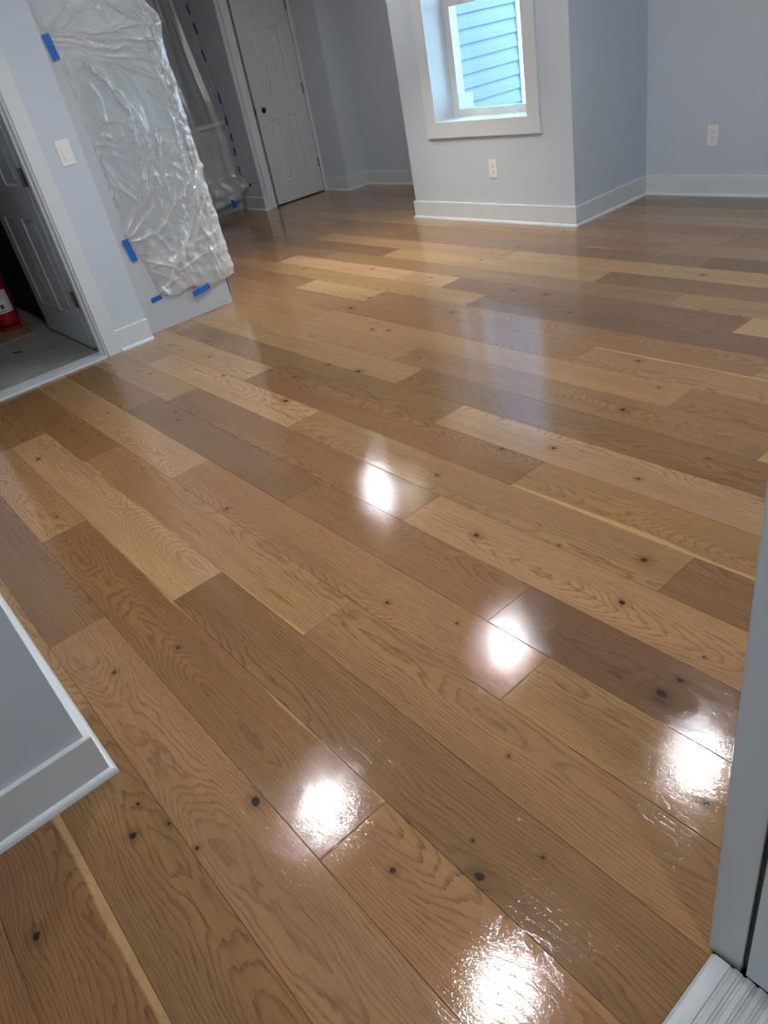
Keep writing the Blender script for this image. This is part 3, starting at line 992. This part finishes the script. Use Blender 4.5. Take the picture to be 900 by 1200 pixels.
disp += 0.0045 * an * (0.4 + vnoise(s * 4, Z * 4, 23))
for k in range(70):                                   # small random creases
    a_ = rng.uniform(-1.2, 0.5)
    yc_, zc_, ln_ = rng.uniform(1.66, 2.2), rng.uniform(0.25, 1.75), rng.uniform(0.03, 0.14)
    da = (s - yc_) * math.cos(a_) + (Z - zc_) * math.sin(a_)
    db = -(s - yc_) * math.sin(a_) + (Z - zc_) * math.cos(a_) + 0.25 * da * da / ln_
    disp += rng.uniform(0.003, 0.007) * np.exp(-np.abs(db) / 0.006) * np.exp(-(da / ln_) ** 2)
low = smoothstep(0.75, 0.25, Z) * smoothstep(1.64, 1.8, s)
disp += low * 0.018 * (0.4 + vnoise(s * 22 + Z * 14, Z * 16 - s * 8, 24))
crump = np.exp(-((s - (ycor - 0.02)) / 0.05) ** 2)
disp += crump * (0.007 + 0.011 * vnoise(s * 40, Z * 26, 25) + 0.006 * vnoise(s * 90, Z * 60, 26))
# folds that lean towards the window: steep on one side, a long slope on the other
lean_glint = np.zeros_like(s)
LEAN = [([(1.738, 1.488), (1.86, 1.32), (1.90, 1.20), (1.88, 1.0), (1.82, 0.75)], .024, .055), ([(1.95, 1.22), (1.955, 1.0), (1.91, 0.70)], .022, .05), ([(2.02, 1.10), (1.985, 0.85), (1.99, 0.70)], .018, .045),
        ([(1.725, 1.40), (1.752, 1.30), (1.735, 1.10)], .014, .03), ([(1.64, 1.50), (1.645, 1.0), (1.645, 0.6)], .012, .028), ([(2.14, 1.60), (2.135, 1.0), (2.13, 0.45), (2.12, 0.2)], .030, .085), ([(2.08, 1.0), (2.03, 0.62), (1.87, 0.30)], .028, .075)]
for pts, amp, wid in LEAN:
    zz_ = np.array([p_[1] for p_ in pts][::-1])
    yy_ = np.array([p_[0] for p_ in pts][::-1])
    yc_ = np.interp(Z, zz_, yy_) + 0.012 * (vnoise(Z * 30, Z * 0, 61) - 0.5)
    inside = smoothstep(zz_[0] - 0.06, zz_[0] + 0.05, Z) * smoothstep(zz_[-1] + 0.06, zz_[-1] - 0.05, Z)
    dd_ = s - yc_
    pr_ = np.where(dd_ > 0, np.clip(1 - dd_ / wid, 0, 1) ** 1.1, np.exp(dd_ / 0.008))
    disp += 0.7 * amp * inside * pr_ * (0.55 + 0.9 * vnoise(s * 38 + Z * 12, Z * 20, 62)) * (0.5 + vnoise(s * 5, Z * 7, 63))
    lean_glint = np.maximum(lean_glint, inside * pr_ * min(1.0, amp / 0.024))
pinch = np.exp(-((Z - 1.60) / 0.05) ** 2) * crump
disp += 0.016 * pinch
above = smoothstep(1.62, 1.72, Z)
hug = np.exp(-((s - yleft) / 0.016) ** 2)
disp = disp * (1 - 0.8 * hug)
# path around the corner
X = np.empty_like(s)
Y = np.empty_like(s)
flat = s <= ycor - rc
X[flat] = XP + disp[flat]
Y[flat] = s[flat]
cor = (s > ycor - rc) & (s <= ycor + rc * 0.57)
ang = (s[cor] - (ycor - rc)) / (rc * 1.57) * (math.pi / 2)
X[cor] = XP - rc + (rc + disp[cor]) * np.cos(ang)
Y[cor] = ycor - rc + (rc + disp[cor]) * np.sin(ang)
fr = s > ycor + rc * 0.57
X[fr] = XP - rc - (s[fr] - (ycor + rc * 0.57))
Y[fr] = ycor + disp[fr]
Y -= above * 0.045 * smoothstep(1.9, 2.2, Y)
X = np.maximum(X, -9)
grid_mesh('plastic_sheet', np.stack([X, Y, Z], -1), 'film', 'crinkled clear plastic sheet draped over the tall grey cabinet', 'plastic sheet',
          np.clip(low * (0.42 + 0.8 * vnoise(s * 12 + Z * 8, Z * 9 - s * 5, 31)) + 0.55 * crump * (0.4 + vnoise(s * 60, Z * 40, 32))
                  + 0.5 * np.clip(ridge_field(Yp, Z) / 0.009, 0, 1) ** 2.0  # white painted along the ridges stands in for bright glints
                  + 0.9 * lean_glint * smoothstep(0.46, 0.72, 0.65 * vnoise(s * 95 + Z * 14, Z * 9, 33) + 0.35 * vnoise(s * 150, Z * 60, 34)), 0, 1))  # glint streaks painted white on the leaning folds


# ---------------------------------------------------------------- blue tape
def tape(label, o, du, dv, L, Wd, nrm, grp):
    """o centre, du/dv unit vectors in the tape plane (length, width)."""
    du, dv, nrm = Vector(du).normalized(), Vector(dv).normalized(), Vector(nrm).normalized()
    bm = bmesh.new()
    n = 7
    top, bot = [], []
    for k in range(n + 1):
        a = (k / n - 0.5) * L
        lift = 0.0012 * math.sin(k * 1.7 + L * 90) ** 2
        jag = 0.0015 * math.sin(k * 5.1)
        for sgn, lst in ((1, top), (-1, bot)):
            pass
        row = []
        for wv in (-0.5, 0.5):
            p = Vector(o) + du * (a + (jag if k in (0, n) else 0) * (1 if wv > 0 else -1)) + dv * (wv * Wd) + nrm * (0.0006 + lift)
            row.append((bm.verts.new(p), bm.verts.new(p + nrm * 0.0004)))
        top.append(row)
    for a, b in zip(top, top[1:]):
        bm.faces.new((a[0][1], a[1][1], b[1][1], b[0][1]))
        bm.faces.new((a[0][0], b[0][0], b[1][0], a[1][0]))
        bm.faces.new((a[0][0], a[0][1], b[0][1], b[0][0]))
        bm.faces.new((a[1][0], b[1][0], b[1][1], a[1][1]))
    for r in (top[0], top[-1]):
        bm.faces.new((r[0][0], r[1][0], r[1][1], r[0][1]))
    return tag(finish('tape_strip', bm, 'tape'), label, 'tape', grp)


G1 = 'blue tape strips on the tall cabinet'
tape('blue tape strip holding the plastic near the top of the tall cabinet', (XP + 0.010, 1.609, 1.567), (0, -0.10, 1), (0, 1, 0.10), 0.118, 0.040, (1, 0, 0), G1)
tape('blue tape strip at the left edge of the plastic above the switch wall baseboard', (XP + 0.012, 1.632, 0.515), (0, -0.15, 1), (0, 1, 0.15), 0.135, 0.040, (1, 0, 0), G1)
tape('blue tape strip along the bottom hem of the plastic on the tall cabinet', (XP + 0.036, 1.985, 0.158), (0, 1, 0.14), (0, -0.14, 1), 0.130, 0.036, (1, 0, 0), G1)
tape('short blue tape scrap under the bunched lower left corner of the plastic', (XP + 0.003, 1.690, 0.197), (0, 1, 0.05), (0, -0.05, 1), 0.075, 0.030, (1, 0, 0), G1)

# ---------------------------------------------------------------- far kitchen: base cabinets, counter, plastic
XC = -7.515
for i, (y0, y1, lab) in enumerate(((3.30, 4.0985, 'grey base cabinet with a drawer beside the closet wall'), (2.42, 3.298, 'grey base cabinet mostly hidden behind the tall cabinet'))):
    t = thing('base_cabinet', lab, 'cabinet', (0, 0, 0), 0, 'grey base cabinets under the covered counter')
    box('body', (-8.149, y0, 0.10), (XC - 0.02, y1, 0.825), 'cab', t)
    box('toe_kick', (-8.149, y0, 0.001), (XC - 0.06, y1, 0.0995), 'cab', t)
    bx = XC - 0.0198
    fill = 0.05 if i == 0 else 0.0
    dw = box('drawer', (bx, y0 + 0.01, 0.655), (XC, y1 - 0.01 - fill, 0.815), 'cab', t, 0.002)
    box('drawer_field', (XC + 0.0002, y0 + 0.06, 0.695), (XC + 0.004, y1 - 0.06 - fill, 0.775), 'cab', dw, 0.0015)
    dd = box('cabinet_door', (bx, y0 + 0.01, 0.11), (XC, y1 - 0.01 - fill, 0.645), 'cab', t, 0.002)
    boxes('door_frame', [((XC + 0.0002, y0 + 0.01, 0.11), (XC + 0.007, y0 + 0.07, 0.645)), ((XC + 0.0002, y1 - 0.07 - fill, 0.11), (XC + 0.007, y1 - 0.01 - fill, 0.645)),
                         ((XC + 0.0002, y0 + 0.07, 0.11), (XC + 0.007, y1 - 0.07 - fill, 0.17)), ((XC + 0.0002, y0 + 0.07, 0.585), (XC + 0.007, y1 - 0.07 - fill, 0.645))], 'cab', dd, 0.001)
ct = box('countertop', (-8.149, 2.42, 0.826), (XC + 0.025, 4.0985, 0.862), 'counter', None, 0.002)
tag(ct, 'white stone countertop seen through the plastic in the far kitchen', 'countertop')

nu, nv = 150, 190
u = np.linspace(0, 1, nu)[None, :].repeat(nv, 0)
v = np.linspace(0, 1, nv)[:, None].repeat(nu, 1)
Yk = 2.45 + u * (4.088 - 2.45)
zb = np.interp(Yk, [2.45, 3.4, 3.7, 3.95, 4.09], [0.09, 0.085, 0.105, 0.15, 0.245])
Zk = zb + v * (2.42 - zb)
base = np.interp(Zk, [0, 0.12, 0.25, 0.36, 0.57, 0.7, 0.86, 1.06, 1.44, 1.82, 2.44], [-7.40, -7.36, -7.335, -7.44, -7.445, -7.435, -7.44, -7.455, -7.54, -7.59, -7.66])
tow = smoothstep(3.85, 4.09, Yk)
wv = (vnoise(Yk * 13 + Zk * 0.8, Zk * 0.7, 41) - 0.5) * 0.035 + (vnoise(Yk * 34 + Zk * 1.2, Zk * 1.6, 42) - 0.5) * 0.014
lowk = smoothstep(0.45, 0.15, Zk)
wv += lowk * ((vnoise(Yk * 20 + Zk * 18, Zk * 14 - Yk * 9, 43) - 0.5) * 0.05)
Xk = base + wv * (1 - 0.6 * tow)
grid_mesh('plastic_curtain', np.stack([Xk, Yk, Zk], -1), 'film2', 'thin plastic curtain hanging over the far kitchen counter', 'plastic sheet', np.clip(0.55 * lowk + 0.5 * (vnoise(Yk * 22 + Zk * 1.0, Zk * 0.9, 44) - 0.45), 0, 1))
G2 = 'blue tape strips along the kitchen plastic'
TP = [(-7.600, 1.823, 0.105, 'uppermost blue tape strip on the wall beside the closet door'), (-7.556, 1.659, 0.125, 'second blue tape strip from the top beside the closet door'),
      (-7.547, 1.438, 0.130, 'third blue tape strip from the top beside the closet door'), (-7.455, 1.062, 0.125, 'blue tape strip on the wall just above the kitchen counter'),
      (-7.442, 0.855, 0.105, 'blue tape strip on the wall level with the kitchen counter edge'), (-7.427, 0.705, 0.090, 'blue tape strip on the wall just below the kitchen counter'),
      (-7.437, 0.569, 0.090, 'blue tape strip on the wall halfway down the far base cabinet'), (-7.460, 0.370, 0.160, 'longest blue tape strip low on the wall above the bunched plastic'),
      (-7.300, 0.247, 0.040, 'small blue tape piece at the outer tip of the kitchen plastic')]
for i, (x, z, L, lab) in enumerate(TP):
    wd = 0.042 if i != 7 else 0.06
    tape(lab, (x, 4.0995, z), (-0.25 if i < 3 else 0.05, 0, 1), (1, 0, 0.25 if i < 3 else -0.05), L * 0.78, wd, (0, -1, 0), G2)
tape('blue tape strip holding the lower hem of the kitchen plastic', (-7.352, 3.88, 0.118), (0.2, -0.1, 1), (0, 1, 0.1), 0.085, 0.055, (1, 0, 0.15), G2)

# ---------------------------------------------------------------- utility closet contents
bd = box('wood_board', (-6.25, 0.55, 0.0), (-5.615, 1.150, 0.019), 'tan', None, 0.001)
tag(bd, 'flat tan wood board on the concrete under the fire extinguisher', 'board')
ex = thing('fire_extinguisher', 'red fire extinguisher with white label in the dark utility closet', 'extinguisher', (-5.93, 1.078, 0.0195))
bm = bmesh.new()
lathe(bm, [(0, 0.004), (0.070, 0.004), (0.074, 0.0), (0.079, 0.004), (0.080, 0.03), (0.080, 0.32), (0.076, 0.355), (0.062, 0.385), (0.040, 0.402), (0.026, 0.408), (0.026, 0.42), (0, 0.42)], seg=36)
finish('cylinder', bm, 'red', ex, smooth=True)
bm = bmesh.new()
a0, a1 = -1.75, 0.75
for rad in (0.0806,):
    rows = []
    for k in range(17):
        a = a0 + (a1 - a0) * k / 16
        rows.append([bm.verts.new((r_ * math.cos(a), r_ * math.sin(a), z)) for r_, z in ((rad - 0.0003, 0.13), (rad, 0.13), (rad, 0.285), (rad - 0.0003, 0.285))])
    for A, B2 in zip(rows, rows[1:]):
        for k in range(4):
            bm.faces.new((A[k], A[(k + 1) % 4], B2[(k + 1) % 4], B2[k]))
lb = finish('label', bm, 'plate', ex)
for kk, (z0_, z1_, st, en) in enumerate(((0.262, 0.270, -1.35, -0.2), (0.246, 0.252, -1.35, 0.1), (0.232, 0.238, -1.35, -0.3), (0.160, 0.190, -1.3, -1.0), (0.160, 0.190, -0.8, -0.5), (0.160, 0.190, -0.3, 0.0), (0.142, 0.148, -1.35, 0.1))):
    bm = bmesh.new()
    rows = []
    for k in range(7):
        a = st + (en - st) * k / 6
        rows.append([bm.verts.new((r_ * math.cos(a), r_ * math.sin(a), z)) for r_, z in ((0.0806, z0_), (0.0810, z0_), (0.0810, z1_), (0.0806, z1_))])
    for A, B2 in zip(rows, rows[1:]):
        for k in range(4):
            bm.faces.new((A[k], A[(k + 1) % 4], B2[(k + 1) % 4], B2[k]))
    finish('print', bm, 'paper_dark', lb)
bm = bmesh.new()
lathe(bm, [(0, 0.42), (0.022, 0.42), (0.022, 0.455), (0.014, 0.462), (0, 0.462)], seg=16)
add_box(bm, (-0.02, -0.10, 0.462), (0.02, 0.03, 0.472), 0.003)
finish('valve', bm, 'black', ex)
bm = bmesh.new()
add_box(bm, (-0.012, -0.12, 0.490), (0.012, 0.03, 0.500), 0.003)
add_box(bm, (-0.012, 0.015, 0.470), (0.012, 0.03, 0.495), 0.002)
finish('handle', bm, 'black', ex)
bm = bmesh.new()
tube(bm, [(0.0, 0.02, 0.44), (0.03, 0.05, 0.44), (0.055, 0.075, 0.40), (0.07, 0.075, 0.32), (0.072, 0.07, 0.2), (0.075, 0.066, 0.08)], 0.008, 8)
finish('hose', bm, 'black', ex, smooth=True)
bm = bmesh.new()
tube(bm, [(0.075, 0.066, 0.08), (0.078, 0.068, 0.01)], 0.013, 10)
finish('nozzle', bm, 'red', ex, smooth=True)
bm = bmesh.new()
lathe(bm, [(0.0815, 0.03), (0.0825, 0.031), (0.0825, 0.048), (0.0815, 0.049)], seg=36)
finish('strap', bm, 'black', ex, smooth=True)
bm = bmesh.new()
tube(bm, [(-5.33, 0.905, 0.002), (-5.305, 0.925, 0.004), (-5.28, 0.955, 0.002)], 0.0035, 6)
tag(finish('wire_scrap', bm, 'black', smooth=True), 'tiny dark wire scrap on the concrete floor', 'scrap')

# ---------------------------------------------------------------- recessed ceiling lights
mt, nt, p = material('led_lens')
p.inputs['Base Color'].default_value = (0.9, 0.9, 0.9, 1)
p.inputs['Emission Color'].default_value = (*LAMP_COL, 1)
p.inputs['Emission Strength'].default_value = LAMP_STRENGTH
M['led'] = mt
LIGHTS = [(-2.69, 0.922, 'round recessed ceiling light above the lower left wall corner'), (-2.765, 2.63, 'round recessed ceiling light above the middle of the room'),
          (-1.30, 2.60, 'round recessed ceiling light on the window side nearest the entry'), (-1.28, 0.92, 'round recessed ceiling light nearest the entry doorway'),
          (-5.17, 3.44, 'round recessed ceiling light over the passage to the closet'),
          (0.75, 0.10, 'added unseen ceiling light in the vestibule that brightens the entry')]  # last one is added behind the camera to brighten jamb and near wall
for x, y, lab in LIGHTS:
    t = thing('recessed_light', lab, 'ceiling light', (x, y, H), 0, 'recessed ceiling lights')
    bm = bmesh.new()
    lathe(bm, [(0.0585, -0.0005), (0.085, -0.0005), (0.084, -0.006), (0.064, -0.012), (0.0595, -0.012), (0.0585, -0.0005)], seg=40)
    finish('trim_ring', bm, 'trim', t, smooth=True)
    bm = bmesh.new()
    lathe(bm, [(0, -0.004), (0.058, -0.004), (0.058, -0.008), (0, -0.009)], seg=40)
    finish('lens', bm, 'led', t, smooth=True)

mt, nt, p = material('added_lamp_lens')
p.inputs['Base Color'].default_value = (0.9, 0.9, 0.9, 1)
p.inputs['Emission Color'].default_value = (1.0, 0.93, 0.80, 1)
p.inputs['Emission Strength'].default_value = LAMP_STRENGTH * 2.4
M['added_led'] = mt
# added lamp, out of view: makes the pool of light on the passage floor
PX, PY, PZ = -4.22, 3.14, 1.93
t = thing('added_pendant', 'added unseen hanging lamp with a drum shade that lights the passage floor', 'added pendant light', (PX, PY, PZ))
bm = bmesh.new()
lathe(bm, [(0.094, 0.0), (0.097, 0.0), (0.097, 0.165), (0.03, 0.175), (0.012, 0.19), (0.012, 0.17), (0.03, 0.165), (0.094, 0.158), (0.094, 0.0)], seg=36)
finish('shade', bm, 'black', t, smooth=True)
bm = bmesh.new()
lathe(bm, [(0, 0.15), (0.066, 0.15), (0.066, 0.14), (0, 0.138)], seg=32)
finish('lens', bm, 'added_led', t, smooth=True)
bm = bmesh.new()
tube(bm, [(0, 0, 0.188), (0, 0, H - PZ - 0.012)], 0.004, 8)
finish('cord', bm, 'black', t, smooth=True)
bm = bmesh.new()
lathe(bm, [(0, H - PZ - 0.0005), (0.06, H - PZ - 0.0005), (0.058, H - PZ - 0.02), (0, H - PZ - 0.022)], seg=28)
finish('ceiling_canopy', bm, 'black', t, smooth=True)
